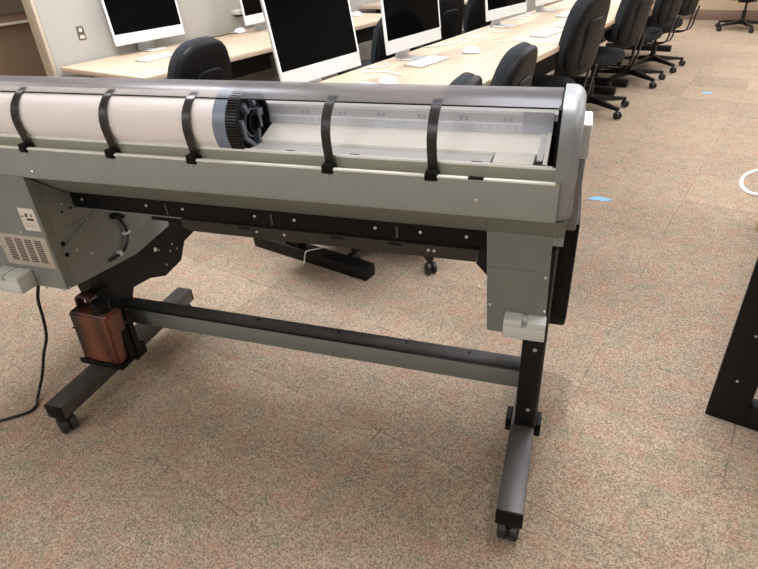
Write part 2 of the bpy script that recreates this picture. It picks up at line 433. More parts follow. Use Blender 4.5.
bm = B(); box(bm, (.070,.34,.910),(.1010,.45,.990),.006,3); part('side_cover', bm, 'paleside')
bm = B(); box(bm, (.068,.34,.735),(.0965,.60,.912),.005,3); part('side_panel', bm, 'sidepanel')
bm = B(); prism(bm, [(.385,.43),(.36,.47),(.36,.745),(.62,.745),(.62,.43)], -.03, .106, bev=.008, seg=2); part('ink_bay', bm, 'black')
# service block and cleat, right
bm = B(); hexa(bm, [(-.090,.286,.454),(.056,.286,.454),(.056,.345,.454),(-.090,.345,.454),(-.104,.286,.742),(.048,.286,.742),(.048,.345,.742),(-.104,.345,.742)])
sb = part('service_cover', bm, 'legrey')
bm = B(); hexa(bm, [(-.090,.2845,.454),(.056,.2845,.454),(.056,.288,.454),(-.090,.288,.454),(-.0985,.2845,.645),(.051,.2845,.645),(.051,.288,.645),(-.0985,.288,.645)])
part('lower_plate', bm, 'legrey', sb)
for x, z in ((.043,.632),(-.086,.535),(.050,.535)):
    bm = B(); lathe(bm, (x,.2845,z), (0,-1,0), [(0,.0038),(.002,.0038),(.0035,.002)], 12); part('screw', bm, 'screw', sb)
def cleat(x0, x1, y0, y1, z0, z1, name='cord_cleat'):
    xm = (x0+x1)/2; w = .0065
    bm = B(); box(bm, (x0,y0,z0),(x1,y1,z1-.018),.003)
    box(bm, (x0,y0,z1-.02),(xm-w,y1,z1),.003); box(bm, (xm+w,y0,z1-.02),(x1,y1,z1),.003); box(bm, (xm-w-.003,y0+.02,z1-.02),(xm+w+.003,y1,z1-.004),.002)
    return part(name, bm, 'cleat')
cleat(-.046,.057,.246,.288,.466,.520)
# black recess plate and guide beam
rp = part('recess_plate', bx((-1.376,.302,.684),(-.098,.330,.765)), 'black')
for x in (-1.335,-1.10,-.975,-.742,-.622,-.392,-.272,-.155):
    bm = B(); lathe(bm, (x,.302,.713), (0,-1,0), [(0,.0042),(.002,.0042),(.003,.002)], 12); part('screw', bm, 'screw', rp)
for x in (-.69,-.333,-1.03):
    part('rib', bx((x-.003,.299,.692),(x+.003,.303,.725)), 'charcoal', rp)
bm = B(); prism(bm, [(-.985,.682),(-.120,.682),(-.128,.648),(-.965,.648),(-.985,.66)], .296, .33, axis='y'); gb = part('guide_beam', bm, 'olive')
for x in (-.74,-.655,-.25,-.235):
    bm = B(); lathe(bm, (x,.296,.668), (0,-1,0), [(0,.004),(.002,.004)], 10); part('screw', bm, 'screw', gb)
for x in (-.78,-.50,-.34):
    part('slot', bx((x-.018,.2955,.672),(x+.018,.297,.679)), 'black', gb)
bm = B(); prism(bm, [(-.119,.688),(-.099,.688),(-.099,.612),(-.128,.644)], .297, .345, axis='y'); part('beam_bracket', bm, 'blackm')
part('underside_plate', bx((-1.12,.331,.652),(-.13,.64,.72)), 'black')
part('beam_flange', bx((-1.374,.298,.6825),(-.985,.33,.6855)), 'legrey')
# guide straps over the roll
for k, x in enumerate((-1.331,-1.047,-.806,-.4505,-.2135)):
    bm = B(); band(bm, [(x,.190,.905),(x,.1865,.935),(x,.181,.968),(x,.1805,.994),(x,.190,1.022),(x,.2115,1.045),(x,.226,1.0515),(x,.241,1.058)], .0105, .004)
    s = part('guide_strap', bm, 'strap')
    bm = B(); box(bm, (x-.0145,.167,.905),(x+.0145,.196,.9215),.003); box(bm, (x-.011,.1655,.907),(x+.011,.19,.9285),.002); part('strap_clamp', bm, 'black', s)
    bm = B(); lathe(bm, (x+.001,.170,.901), (0,-1,0), [(0,.0033),(.003,.0033),(.0045,.002)], 12); part('screw', bm, 'screw', s)
# electronics box at the left
bm = B(); prism(bm, [(.172,.460),(.172,.832),(.288,.737),(.40,.715),(.69,.70),(.69,.437),(.49,.419),(.24,.450)], -1.84, -1.376); eb = part('electronics_box', bm, 'boxgrey')
part('edge_flange', bx((-1.3775,.172,.463),(-1.3745,.207,.80)), 'legrey', eb)
lb = part('rating_label', bx((-1.446,.1712,.661),(-1.388,.1725,.733)), 'labelw', eb)
bm = B()
for (x0,x1,z0,z1) in ((-1.428,-1.417,.706,.711),(-1.424,-1.416,.712,.717),(-1.404,-1.400,.706,.716),(-1.425,-1.398,.694,.701),(-1.442,-1.434,.705,.708)):
    box(bm, (x0,.1706,z0),(x1,.1714,z1))
obj_ink = part('label_print', bm, 'ink', eb)
bm = B()
for z in (.684,.678,.672):
    box(bm, (-1.441,.1708,z),(-1.394,.1714,z+.0022))
part('label_lines', bm, 'vent', eb)
vp = part('vent_panel', bx((-1.572,.169,.534),(-1.383,.1725,.640),.001), 'vent', eb)
bm = B()
for c in range(4):
    for r_ in range(12):
        x = -1.545+.038*c; z = .552+.0066*r_; box(bm, (x,.1682,z),(x+.026,.1695,z+.0034))
part('vent_slots', bm, 'slot', eb)
for x, y, z in ((-1.39,.172,.458),(-1.46,.172,.458),(-1.47,.172,.651),(-1.575,.172,.60)):
    bm = B(); lathe(bm, (x,y,z), (0,-1,0), [(0,.0045),(.002,.0045),(.003,.002)], 10); part('screw', bm, 'screw', eb)
# fittings on the inner side plate
bm = B(); box(bm, (-1.376,.25,.636),(-1.3735,.335,.639)); tube(bm, [(-1.374,.21,.585),(-1.374,.30,.618),(-1.374,.41,.655),(-1.374,.48,.675)], .0022, 6); part('panel_fold', bm, 'greydark', eb)
for y, z, m_, s in ((.252,.690,'black',.004),(.285,.688,'black',.004),(.215,.600,'black',.007),(.215,.562,'black',.007),(.252,.636,'greydark',.008),(.312,.596,'greydark',.009),(.36,.585,'greydark',.008),(.41,.60,'greydark',.006),(.255,.558,'screw',.004),(.305,.52,'screw',.0035),(.407,.524,'greydark',.006),(.33,.63,'screw',.003),(.26,.712,'screw',.004),(.18,.462,'screw',.004)):
    bm = B(); lathe(bm, (-1.3762,y,z), (1,0,0), [(0,s),(.003,s),(.005,s*.5)], 12); part('fastener', bm, m_, eb)
bm = B(); tube(bm, [(-1.37,.445,.590),(-1.366,.458,.560),(-1.364,.464,.525),(-1.364,.452,.492),(-1.364,.43,.470),(-1.366,.395,.462),(-1.37,.36,.462)], .0055, 8); part('wiring', bm, 'cableb', eb)
bm = B(); box(bm, (-1.377,.425,.585),(-1.362,.462,.602),.002); box(bm, (-1.377,.455,.570),(-1.362,.475,.582),.002); part('wire_plug', bm, 'black', eb)
bm = B(); box(bm, (-1.376,.448,.515),(-1.356,.475,.522),.002); part('wire_clip', bm, 'cleat', eb)
bm = B(); box(bm, (-1.376,.40,.458),(-1.356,.412,.476),.002); part('wire_clip', bm, 'cleat', eb)
cleat(-1.605,-1.492,.112,.171,.462,.521)
# stand
W_ = .0665
def foot(x0, sw):
    f = part('foot', bx((x0,-.006,.072),(x0+W_,.72,.1239),.002), 'charcoal')
    part('foot_cap', bx((x0-.0005,-.0105,.0715),(x0+W_+.0005,-.0055,.1235),.0015), 'black', f)
    part('foot_cap', bx((x0-.0005,.7195,.0715),(x0+W_+.0005,.7245,.1235),.0015), 'black', f)
    for y in (.016,.69):
        xm = x0+W_/2
        bm = B(); box(bm, (xm-.009,y-.02,.045),(xm+.009,y+.024,.074),.004); cyl(bm, (xm,y,.06),(xm,y,.075),.013)
        RM = Matrix.Translation((xm,y,0)) @ Matrix.Rotation(R(sw), 4, 'Z') @ Matrix.Translation((-xm,-y,0))
        bmesh.ops.transform(bm, matrix=RM, verts=bm.verts)
        cs = part('caster', bm, 'black', f)
        for s in (-1,1):
            bm = B(); lathe(bm, (xm+s*.003,y,.0305), (s,0,0), [(0,.025),(.002,.0303),(.020,.0303),(.024,.024),(.025,.008)], 24); bmesh.ops.transform(bm, matrix=RM, verts=bm.verts); part('caster_wheel', bm, 'caster', f)
    part('foot_bracket', bx((x0-.018,.325,.062),(x0-.0003,.385,.108),.004), 'black', f); part('foot_bracket', bx((x0+W_+.0003,.325,.058),(x0+W_+.018,.385,.106),.004), 'black', f)
foot(-.0055,0); foot(-1.4455,65)
def post(x0, ztop, em):
    p = part('post', bx((x0,.292,.1235),(x0+.0545,.362,ztop),.002), 'blackm')
    part('post_edge', bx((x0+.0545,.297,.124),(x0+.0605,.365,ztop),.001), em, p)
    for z in (.405,.190):
        bm = B(); lathe(bm, (x0+.034,.292,z), (0,-1,0), [(0,.0055),(.002,.0055),(.003,.003)], 14); part('screw', bm, 'screw', p)
post(.0035,.70,'charcoal'); post(-1.4372,.44,'blackm')
cb = part('crossbeam', bx((-1.385,.3478,.2156),(.0035,.4147,.2765),.003), 'legrey')
part('beam_top', bx((-1.385,.3585,.276),(.0035,.4147,.2785),.0006), 'darkbar', cb)
part('beam_slot', bx((-1.385,.3495,.2762),(.0035,.3585,.2774)), 'black', cb)
for x in (-.86,-.57,-.345,-.15):
    bm = B(); lathe(bm, (x,.397,.2783), (0,0,1), [(0,.0055),(.0006,.0055)], 14); part('bolt_hole', bm, 'black', cb)
for x in (-.86,-.575):
    bm = B(); lathe(bm, (x,.3478,.233), (0,-1,0), [(0,.003),(.0006,.003)], 10); part('bolt_hole', bm, 'black', cb)
bm = B(); prism(bm, [(.265,.443),(.49,.417),(.66,.440),(.665,.60),(.86,.60),(.86,.40),(.835,.345),(.755,.335),(.709,.272),(.60,.261),(.52,.298),(.43,.312),(.40,.26),(.285,.25),(.275,.36)], -1.448, -1.378); hb = part('stand_head', bm, 'blackm')
for y, z in ((.60,.375),(.66,.34),(.62,.30),(.68,.36),(.70,.33)):
    bm = B(); lathe(bm, (-1.378,y,z), (1,0,0), [(0,.004),(.002,.004)], 10); part('screw', bm, 'screw', hb)
bm = B(); lathe(bm, (-1.378,.585,.385), (1,0,0), [(0,.009),(.001,.009)], 16); part('hole', bm, 'labelw', hb)
bm = B(); prism(bm, [(-1.455,.158),(-1.262,.158),(-1.262,.30),(-1.275,.305),(-1.29,.20),(-1.44,.20)], .247, .268, axis='y'); box(bm, (-1.442,.172,.156),(-1.268,.26,.168),.002); box(bm, (-1.442,.170,.156),(-1.268,.174,.178),.001); box(bm, (-1.276,.215,.158),(-1.268,.268,.285),.002); box(bm, (-1.40,.25,.18),(-1.36,.31,.40)); part('bottle_tray', bm, 'black')

# waste ink bottle on its tray
BO = (-1.352,.21,.168)
BT = thing('waste_ink_bottle', 'amber brown plastic waste ink bottle hung on the printer stand, above the left foot', 'bottle', rot(BO), TH)
bm = B(); hexa(bm, [(-1.430,.176,.1685),(-1.278,.176,.1685),(-1.282,.246,.1685),(-1.430,.246,.1685),(-1.424,.176,.366),(-1.268,.176,.366),(-1.262,.246,.366),(-1.424,.246,.366)])
bmesh.ops.bevel(bm, geom=list(bm.edges), offset=.008, segments=3, affect='EDGES')
obj('body', bm, 'amber', BT, BO)
bm = B(); hexa(bm, [(-1.4268,.1752,.300),(-1.2703,.1752,.300),(-1.2657,.2468,.300),(-1.4268,.2468,.300),(-1.4266,.1752,.303),(-1.2701,.1752,.303),(-1.2655,.2468,.303),(-1.4266,.2468,.303)]); obj('seam', bm, 'amber', BT, BO)
bm = B(); band(bm, [(-1.414,.228,.360),(-1.414,.229,.385),(-1.409,.230,.398),(-1.395,.230,.402),(-1.372,.230,.402),(-1.358,.230,.397),(-1.353,.229,.384),(-1.352,.228,.360)], .014, .009, (0,1,0)); obj('handle', bm, 'amber', BT, BO)
bm = B(); cyl(bm, (-1.312,.214,.354),(-1.312,.214,.392),.026,.024); cyl(bm, (-1.312,.214,.390),(-1.312,.214,.400),.029,.027); box(bm, (-1.345,.20,.372),(-1.30,.225,.392),.003); obj('cap', bm, 'black', BT, BO)

# paper roll on its spindle inside the printer
RO = (-1.27,.262,.985)
RL = thing('paper_roll', 'wide white paper roll held inside the printer under the guide straps', 'paper roll', rot(RO), TH)
Y0, Z0 = .2665, .984
bm = B(); lathe(bm, (-1.775,Y0,Z0), (1,0,0), [(0,.076),(.002,.0785),(1.034,.0785),(1.035,.0785)], 64); obj('paper', bm, 'paper', RL, RO)
bm = B(); lathe(bm, (-.740,Y0,Z0), (1,0,0), [(0,.0790),(.035,.0790)], 64); obj('flange_ring', bm, 'flange', RL, RO)
bm = B(); lathe(bm, (-.705,Y0,Z0), (1,0,0), [(0,.0800),(.030,.0800),(.0315,.0788),(.0315,.072),(.020,.069),(.020,.02)], 64); hub = obj('flange_hub', bm, 'black', RL, RO)
bm = B()
for k in range(72):
    a = 2*PI*k/72; u = Vector((0,math.cos(a),math.sin(a))); c_ = Vector((-.704,Y0,Z0))+u*.0800; t_ = Vector((0,-u.z,u.y))*.0012
    hexa(bm, [c_-t_, c_+t_, c_+t_+u*.0012, c_-t_+u*.0012, c_-t_+Vector((.029,0,0)), c_+t_+Vector((.029,0,0)), c_+t_+u*.0012+Vector((.029,0,0)), c_-t_+u*.0012+Vector((.029,0,0))])
obj('hub_ridges', bm, 'strap', RL, RO)
xf = -.685
bm = B(); lathe(bm, (xf,Y0,Z0), (1,0,0), [(0,.024),(.012,.024),(.013,.020),(.002,.018),(.002,.010)], 32); obj('spindle_socket', bm, 'black', RL, RO)
def bar(p, q, w, x0, x1):
    p = Vector((0,)+p); q = Vector((0,)+q); d = (q-p).normalized(); n_ = Vector((0,-d.z,d.y))*w*.72
    c0 = Vector((0,Y0,Z0)); pts = [p-n_,q-n_,q+n_,p+n_]
    hexa(bm, [c0+v+Vector((x0,0,0)) for v in pts]+[c0+v+Vector((x1,0,0)) for v in pts])
bm = B()
bar((-.058,.020),(-.052,-.022),.006,xf,xf+.016); bar((-.054,-.020),(-.006,-.058),.006,xf,xf+.016); bar((-.008,-.058),(.010,-.056),.007,xf,xf+.014)
bar((.008,-.058),(.012,-.018),.006,xf,xf+.016); bar((.018,.020),(.040,.018),.012,xf,xf+.016); bar((.028,.010),(.030,-.018),.007,xf,xf+.014)
bar((-.040,.052),(-.024,.030),.007,xf,xf+.016); bar((.004,.055),(.014,.040),.007,xf,xf+.014)
obj('lock_lever', bm, 'hubgrey', RL, RO)
bm = B(); lathe(bm, (xf,Y0,Z0), (1,0,0), [(0,.034),(.006,.034),(.006,.030),(0,.030)], 32); obj('socket_ring', bm, 'hubgrey', RL, RO)

# power cord
PO = (-1.55,.17,0)
bm = B(); tube(bm, [(-1.512,.19,.475),(-1.514,.185,.445),(-1.522,.172,.40),(-1.530,.168,.328),(-1.548,.165,.252),(-1.590,.158,.17),(-1.622,.145,.085),(-1.640,.125,.030),(-1.632,.098,.0095),(-1.612,.070,.0065),(-1.612,.040,.006),(-1.640,.010,.006),(-1.69,-.035,.006),(-1.76,-.10,.006),(-1.86,-.16,.006)], .0052, 10)
cord = part('power_cord', bm, 'cableb'); tag(cord, 'black power cord trailing to the carpet')

# ------------------------------------------------------------------ desks
def rounded(x0, x1, y0, y1, r, corners, n=6):
    pts = []
    for (cx, cy, a0, k) in ((x1-r,y0+r,-PI/2,0),(x1-r,y1-r,0,1),(x0+r,y1-r,PI/2,2),(x0+r,y0+r,PI,3)):
        if k in corners:
            pts += [(cx+r*math.cos(a0+PI/2*i/n), cy+r*math.sin(a0+PI/2*i/n)) for i in range(n+1)]
        else:
            pts.append(((x1,y0),(x1,y1),(x0,y1),(x0,y0))[k])
    return pts
def desk(x0, x1, y0, y1, label, group, corners=(), feet=(), footx=(-1,1), colx=0, panel=(0,.42,.71), rr=.09):
    cx, cy = (x0+x1)/2, (y0+y1)/2; o = (cx,cy,0)
    t = thing('computer_desk', label, 'desk', o, 0, group)
    bm = B(); prism(bm, rounded(x0,x1,y0,y1,rr,corners), .708, .740, axis='z', bev=.005, seg=2); obj('desk_top', bm, 'maple', t, o)
    for y in feet:
        bm = B(); box(bm, (footx[0],y-.038,.0),(footx[1],y+.038,.062),.005); obj('foot', bm, 'blackm', t, o)
        bm = B(); box(bm, (colx-.05,y-.025,.06),(colx+.05,y+.025,.709),.005); obj('leg', bm, 'blackm', t, o)
    obj('modesty_panel', bx((panel[0]-.01,y0+.05,panel[1]),(panel[0]+.01,y1-.05,panel[2])), 'blackm', t, o)
    obj('support_rail', bx((x0+.10,y0+.12,.66),(x1-.13,y1-.12,.707)), 'blackm', t, o)
    return t
FX = (-1.765,-1.045)
RG = 'maple computer desks in the middle row'
desk(-1.63,-.86,.72,2.74,'maple topped computer desk in the middle row, directly behind the printer',RG,(0,),(.913,2.55),FX,-1.5,(-1.5,.22,.70))
desk(-1.63,-.86,2.75,4.80,'maple topped computer desk in the middle row, second from the printer',RG,(),(2.96,4.66),(-1.70,-.975),-1.5,(-1.5,.22,.70))
desk(-1.63,-.86,4.81,7.00,'maple topped computer desk at the far end of the middle row',RG,(1,),(5.0,6.92),(-1.70,-.955),-1.5,(-1.5,.22,.70))
WG = 'maple computer desks along the wall'
desk(-3.495,-2.635,1.058,2.40,'maple wall desk whose square end shows beside the steel wall outlet',WG,(),(1.22,1.85),(-3.40,-2.80),-3.25,(-2.95,.53,.70))
desk(-3.495,-2.635,2.41,3.75,'maple wall desk with rounded end, under the second wall computer',WG,(1,),(2.98,3.60),(-3.40,-2.80),-3.25,(-2.95,.53,.70))
desk(-3.495,-2.56,4.27,6.60,'maple wall desk farthest along the cream wall, past a gap',WG,(0,),(4.45,6.4),(-3.40,-2.75),-3.25,(-3.1,.42,.70))

# ------------------------------------------------------------------ computers
def make_computer(label, group, tilt=R(6)):
    t = thing('all_in_one_computer', label, 'computer', (0,0,0), 0, group)
    # faces +x; width along y; base at z 0 = desk top
    zb = .065
    def T(y, u, d):   # across, up the panel, forward
        return (d*math.cos(tilt)-u*math.sin(tilt), y, zb+u*math.cos(tilt)+d*math.sin(tilt))
    def slab(y0, y1, u0, u1, d0, d1, bev=0, bm=None):
        bm = bm or B()
        hexa(bm, [T(y0,u0,d0),T(y1,u0,d0),T(y1,u0,d1),T(y0,u0,d1),T(y0,u1,d0),T(y1,u1,d0),T(y1,u1,d1),T(y0,u1,d1)])
        if bev: bmesh.ops.bevel(bm, geom=list(bm.edges), offset=bev, segments=2, affect='EDGES')
        return bm
    h = .2735
    obj('display_body', slab(-h,h,0,.400,-.0115,0,.002), 'imac', t)
    bm = B()
    for y0, y1, u0, u1 in ((-h+.001,-h+.012,.0635,.398),(h-.012,h-.001,.0635,.398),(-h+.012,h-.012,.0635,.0665),(-h+.012,h-.012,.387,.398)): slab(y0,y1,u0,u1,-.001,.0012,0,bm)
    obj('bezel', bm, 'bezel', t)
    obj('screen', slab(-h+.012,h-.012,.0665,.387,-.001,.0008), 'screen', t)
    bm = B()
    for s in (-1,):
        hexa(bm, [(-.105,-.065,0.006),(-.098,-.065,0.006),(-.098,.065,.006),(-.105,.065,.006),(-.030,-.065,.20),(-.024,-.065,.20),(-.024,.065,.20),(-.030,.065,.20)])
    prism(bm, [(-.105,-.065),(.045,-.065),(.045,.065),(-.105,.065)], .0, .007, axis='z', bev=.002, seg=1)
    box(bm, (.020,-.065,.0),(.026,.065,.012)); obj('stand', bm, 'stand', t)
    return t
ROWC = 'white framed all-in-one computers on the middle desks'; WALC = 'white framed all-in-one computers on the wall desks'
cA = make_computer('white framed all-in-one computer with big black screen, nearest the printer on the middle desks', ROWC, R(10))
cA.location = (-1.4605,1.2155,.741); cA.rotation_euler = (0,0,R(-1.8))
c0 = make_computer('', ROWC)
spots = [(-1.4635,2.027,-1.9,'white framed all-in-one computer on the middle desks, just right of the big nearest screen',ROWC),
         (-1.4706,3.292,-6.6,'white framed all-in-one computer on the middle desks, third from the printer',ROWC),
         (-1.47,4.16,-4,'white framed all-in-one computer on the middle desks, fourth from the printer',ROWC),
         (-3.40,1.70,-2.8,'white framed all-in-one computer on the wall desk beside the steel outlet',WALC),
         (-3.24,2.69,5,'white all-in-one computer on the wall desk, half hidden behind the nearest screen',WALC)]
for k, (x, y, a, lab, g) in enumerate(spots):
    o = c0 if k == 0 else dup(c0, (x,y,.741), R(a), lab, g)
    o.location = (x,y,.741); o.rotation_euler = (0,0,R(a)); o['label'] = lab

def make_keyboard(label, group):
    t = thing('computer_keyboard', label, 'keyboard', (0,0,0), 0, group)
    bm = B(); hexa(bm, [(-.0575,-.1395,0),(.0575,-.1395,0),(.0575,.1395,0),(-.0575,.1395,0),(-.0575,-.1395,.011),(.0575,-.1395,.0055),(.0575,.1395,.0055),(-.0575,.1395,.011)])
    bmesh.ops.bevel(bm, geom=list(bm.edges), offset=.002, segments=2, affect='EDGES'); obj('keyboard_body', bm, 'stand', t)
    bm = B()
    for r_ in range(6):
        x = -.0515+.0176*r_; n = 14 if r_ < 5 else 9
        for k in range(n):
            w = .268/n; y = -.134+w*k; z = .0105-.0055*((x+.0575)/.115)
            if r_ == 5 and k in (3,4,5): pass
            box(bm, (x,y+.0012,z),(x+.0155,y+w-.0012,z+.0022))
    obj('keys', bm, 'keycap', t); return t
KG = 'white wireless keyboards'
k0 = make_keyboard('white keyboard lying under the second screen of the middle desks', KG); k0.location = (-1.355,1.965,.741); k0.rotation_euler = (0,0,R(-4))
for x, y, a, lab in ((-1.345,1.27,-2,'white keyboard under the nearest big screen, almost hidden by the printer'),
                     (-1.085,3.04,-3,'white keyboard lying at the desk front below the third screen of the middle desks'),
                     (-1.255,3.945,4,'white keyboard lying on the middle desks below the fourth screen'),
                     (-3.10,1.50,6,'white keyboard lying on the wall desk beside the nearest black chair')):
    dup(k0, (x,y,.741), R(a), lab)
def make_mouse(label, group):
    t = thing('computer_mouse', label, 'mouse', (0,0,0), 0, group)
    bm = B(); bmesh.ops.create_uvsphere(bm, u_segments=20, v_segments=12, radius=1)
    for v in bm.verts: v.co = Vector((v.co.x*.052, v.co.y*.036, max(0, v.co.z)*.033+.003))
    obj('mouse_shell', bm, 'keycap', t, angle=60)
    bm = B(); lathe(bm, (0,0,0), (0,0,1), [(0,.024),(.0035,.026)], 20); 
    for v in bm.verts: v.co.x *= 1.7
    obj('mouse_base', bm, 'stand', t); return t
MG = 'white computer mice'
m0 = make_mouse('white domed mouse on the bare middle desk, right of the second keyboard', MG); m0.location = (-1.255,2.29,.741); m0.rotation_euler = (0,0,R(10))
for x, y, a, lab in ((-1.27,1.45,10,'white mouse just showing over the printer, below the second screen'),
                     (-1.09,3.37,0,'white mouse beside the front keyboard near the third chair back'),
                     (-3.02,3.57,5,'white mouse on the rounded end of the wall desk'),
                     (-3.38,2.50,70,'white mouse against the cream wall behind the nearest chair')):
    dup(m0, (x,y,.741), R(a), lab)

def cable(name, pts, r, m, label, o):
    bm = B(); tube(bm, pts, r, 8); ob = obj(name, bm, m, None, o); ob.location = o; tag(ob, label, 'cable')
cable('white_cable', [(-1.60,2.35,.7445),(-1.50,2.55,.7445),(-1.56,2.85,.7445),(-1.57,3.0,.7445),(-1.50,3.12,.7445),(-1.45,3.02,.7445),(-1.38,3.08,.7445)], .0045, 'cable', 'white cable snaking along the middle desk between the second and third screens', (-1.5,2.7,.741))
cable('white_cable', [(-1.60,3.60,.7445),(-1.50,3.66,.7445),(-1.58,3.76,.7445),(-1.52,3.86,.7445),(-1.60,3.95,.7445),(-1.53,4.0,.7445)], .0045, 'cable', 'white cable bundle behind the third screen of the middle desks', (-1.55,3.8,.741))
cable('white_cable', [(-1.30,1.62,.7445),(-1.42,1.66,.7445),(-1.52,1.62,.7445),(-1.58,1.70,.7445),(-1.5,1.78,.7445),(-1.57,1.88,.7445)], .0045, 'cable', 'white cable curling on the desk beside the nearest big screen', (-1.45,1.7,.741))
cable('white_cable', [(-1.05,1.95,.7442),(-1.10,2.3,.7442),(-1.02,2.6,.7442),(-1.16,2.75,.7442),(-1.32,2.65,.7442),(-1.30,2.9,.7442)], .0025, 'cable', 'thin white cord trailing across the middle desk around the domed mouse', (-1.15,2.4,.741))
cable('white_cable', [(-3.47,3.52,.7445),(-3.40,3.60,.7445),(-3.30,3.56,.7445),(-3.33,3.68,.7445),(-3.22,3.66,.7445)], .0055, 'cable', 'white cable heap at the far corner of the rounded wall desk', (-3.35,3.6,.741))
cable('black_cable', [(-3.44,2.20,.7445),(-3.40,2.30,.7445),(-3.42,2.40,.7445),(-3.37,2.46,.7445)], .004, 'cableb', 'black cable against the wall behind the nearest chair', (-3.41,2.3,.741))
for i, (x, y, z) in enumerate(((-3.30,3.70,0),)):
    bm = B(); box(bm, (-.03,-.03,0),(.03,.03,.05),.006); o = obj('power_adapter', bm, 'keycap', None); o.location = (-3.32,3.66,.741); tag(o, 'small white power block on the rounded end of the wall desk', 'power adapter')
# wall outlet and small wall box
t = thing('wall_outlet', 'steel outlet plate on the cream wall left of the wall computers', 'outlet', (-3.52,1.272,.907))
obj('cover_plate', bx((0,-.024,-.040),(.004,.024,.040),.001), 'steel', t)
bm = B(); cyl(bm, (.004,0,.018),(.0055,0,.018),.011); box(bm, (.004,-.014,-.032),(.0055,.014,-.014)); obj('socket_face', bm, 'rail', t)
t = thing('wall_box', 'small pale box fixed on the cream wall between the two wall computers', 'wall box', (-3.52,2.62,.872))
obj('housing', bx((0,-.05,-.014),(.075,.05,.02),.004), 'cleat', t); obj('underside_plug', bx((.01,-.03,-.032),(.055,.04,-.0135),.003), 'ink', t)

# ------------------------------------------------------------------ task chairs
def superbox(bm, w, h, t, bulge, n=24, m=6, e=3.2, taper=0.0):
    """rounded cushion in the y-z plane, thickness along x; bulge bends it around z"""
    rings = []
    for k in range(-m, m+1):
        a = PI/2*k/m; s = abs(math.cos(a))**.45; x = t/2*math.sin(a)
        ring = []
        for i in range(n):
            q = 2*PI*i/n; cy = math.copysign(abs(math.cos(q))**(2/e), math.cos(q)); cz = math.copysign(abs(math.sin(q))**(2/e), math.sin(q))
            sc = 1-(1-s)*.22
            y = cy*w/2*sc*(1-taper*cz); z = cz*h/2*sc
            ring.append(bm.verts.new((x - bulge*(2*y/w)**2, y, z)))
        rings.append(ring)
    bm.faces.new(list(reversed(rings[0]))); bm.faces.new(rings[-1])
    for k in range(len(rings)-1):
        for i in range(n):
            j = (i+1) % n; bm.faces.new([rings[k][i], rings[k][j], rings[k+1][j], rings[k+1][i]])
def make_chair(label, group, base_angle):
    t = thing('task_chair', label, 'chair', (0,0,0), 0, group)
    tilt = R(9)
    MB = Matrix.Translation((.225,0,.705)) @ Matrix.Rotation(tilt, 4, 'Y')
    bm = B(); superbox(bm, .43, .48, .075, .03, 32, 5, 3.0, .10); bmesh.ops.transform(bm, matrix=MB @ Matrix.Translation((-.012,0,0)), verts=bm.verts); obj('backrest', bm, 'fabric', t, angle=60)
    bm = B(); superbox(bm, .425, .475, .05, .03, 32, 5, 3.0, .10); bmesh.ops.transform(bm, matrix=MB @ Matrix.Translation((.024,0,-.002)), verts=bm.verts); sh = obj('backrest_shell', bm, 'shell', t, angle=60)
    bm = B(); superbox(bm, .22, .30, .02, .008, 28, 4, 5.0, .06); bmesh.ops.transform(bm, matrix=MB @ Matrix.Translation((.044,0,-.05)), verts=bm.verts); obj('shell_inset', bm, 'shell', sh, angle=60)
    bm = B(); superbox(bm, .47, .46, .085, 0, 32, 5, 3.2, 0)
    bmesh.ops.transform(bm, matrix=Matrix.Translation((-.03,0,.43)) @ Matrix.Rotation(R(90), 4, 'Y'), verts=bm.verts); obj('seat', bm, 'fabric', t, angle=60)
    bm = B(); box(bm, (-.20,-.17,.372),(.14,.17,.398),.01); obj('seat_pan', bm, 'shell', t)
    for s in (-1,1):
        bm = B(); band(bm, [(.290,s*.05,.60),(.272,s*.05,.50),(.262,s*.05,.43),(.235,s*.05,.385),(.16,s*.05,.366),(.02,s*.05,.362)], .011, .010, (0,1,0)); obj('back_bar', bm, 'chairblk', t)
    bm = B(); box(bm, (-.09,-.075,.335),(.09,.075,.374),.01); tube(bm, [(0,.07,.352),(.02,.15,.350),(.03,.22,.347)], .006, 8); box(bm, (.02,.20,.338),(.045,.25,.352),.005); obj('tilt_mechanism', bm, 'chairblk', t)
    bm = B(); cyl(bm, (0,0,.20),(0,0,.34),.014); cyl(bm, (0,0,.075),(0,0,.24),.026); obj('gas_column', bm, 'chairblk', t)
    bm = B(); lathe(bm, (0,0,.068), (0,0,1), [(0,.035),(.01,.045),(.05,.042),(.065,.032)], 24)
    for k in range(5):
        a = base_angle+2*PI*k/5; d = Vector((math.cos(a),math.sin(a),0)); w = Vector((-d.y,d.x,0))
        p0 = d*.02; p1 = d*.325
        hexa(bm, [p0-w*.026+Vector((0,0,.075)),p0+w*.026+Vector((0,0,.075)),p1+w*.016+Vector((0,0,.064)),p1-w*.016+Vector((0,0,.064)),
                  p0-w*.022+Vector((0,0,.125)),p0+w*.022+Vector((0,0,.125)),p1+w*.013+Vector((0,0,.084)),p1-w*.013+Vector((0,0,.084))])
    bs = obj('star_base', bm, 'chairblk', t)
    for k in range(5):
        a = base_angle+2*PI*k/5; d = Vector((math.cos(a),math.sin(a),0)); w = Vector((-d.y,d.x,0)); p = d*.315
        bm = B(); cyl(bm, p+Vector((0,0,.05)), p+Vector((0,0,.07)), .011, n=12)
        q = p+d*.012
        for s in (-1,1): lathe(bm, q+w*(s*.006)+Vector((0,0,.0285)), w*s, [(0,.022),(.002,.028),(.014,.028),(.018,.022)], 18)
        obj('caster', bm, 'caster', bs)
    return t
AG = 'black task chairs on the aisle side of the middle desks'; BG = 'black task chairs at the wall desks'
ch0 = make_chair('', AG, 0)
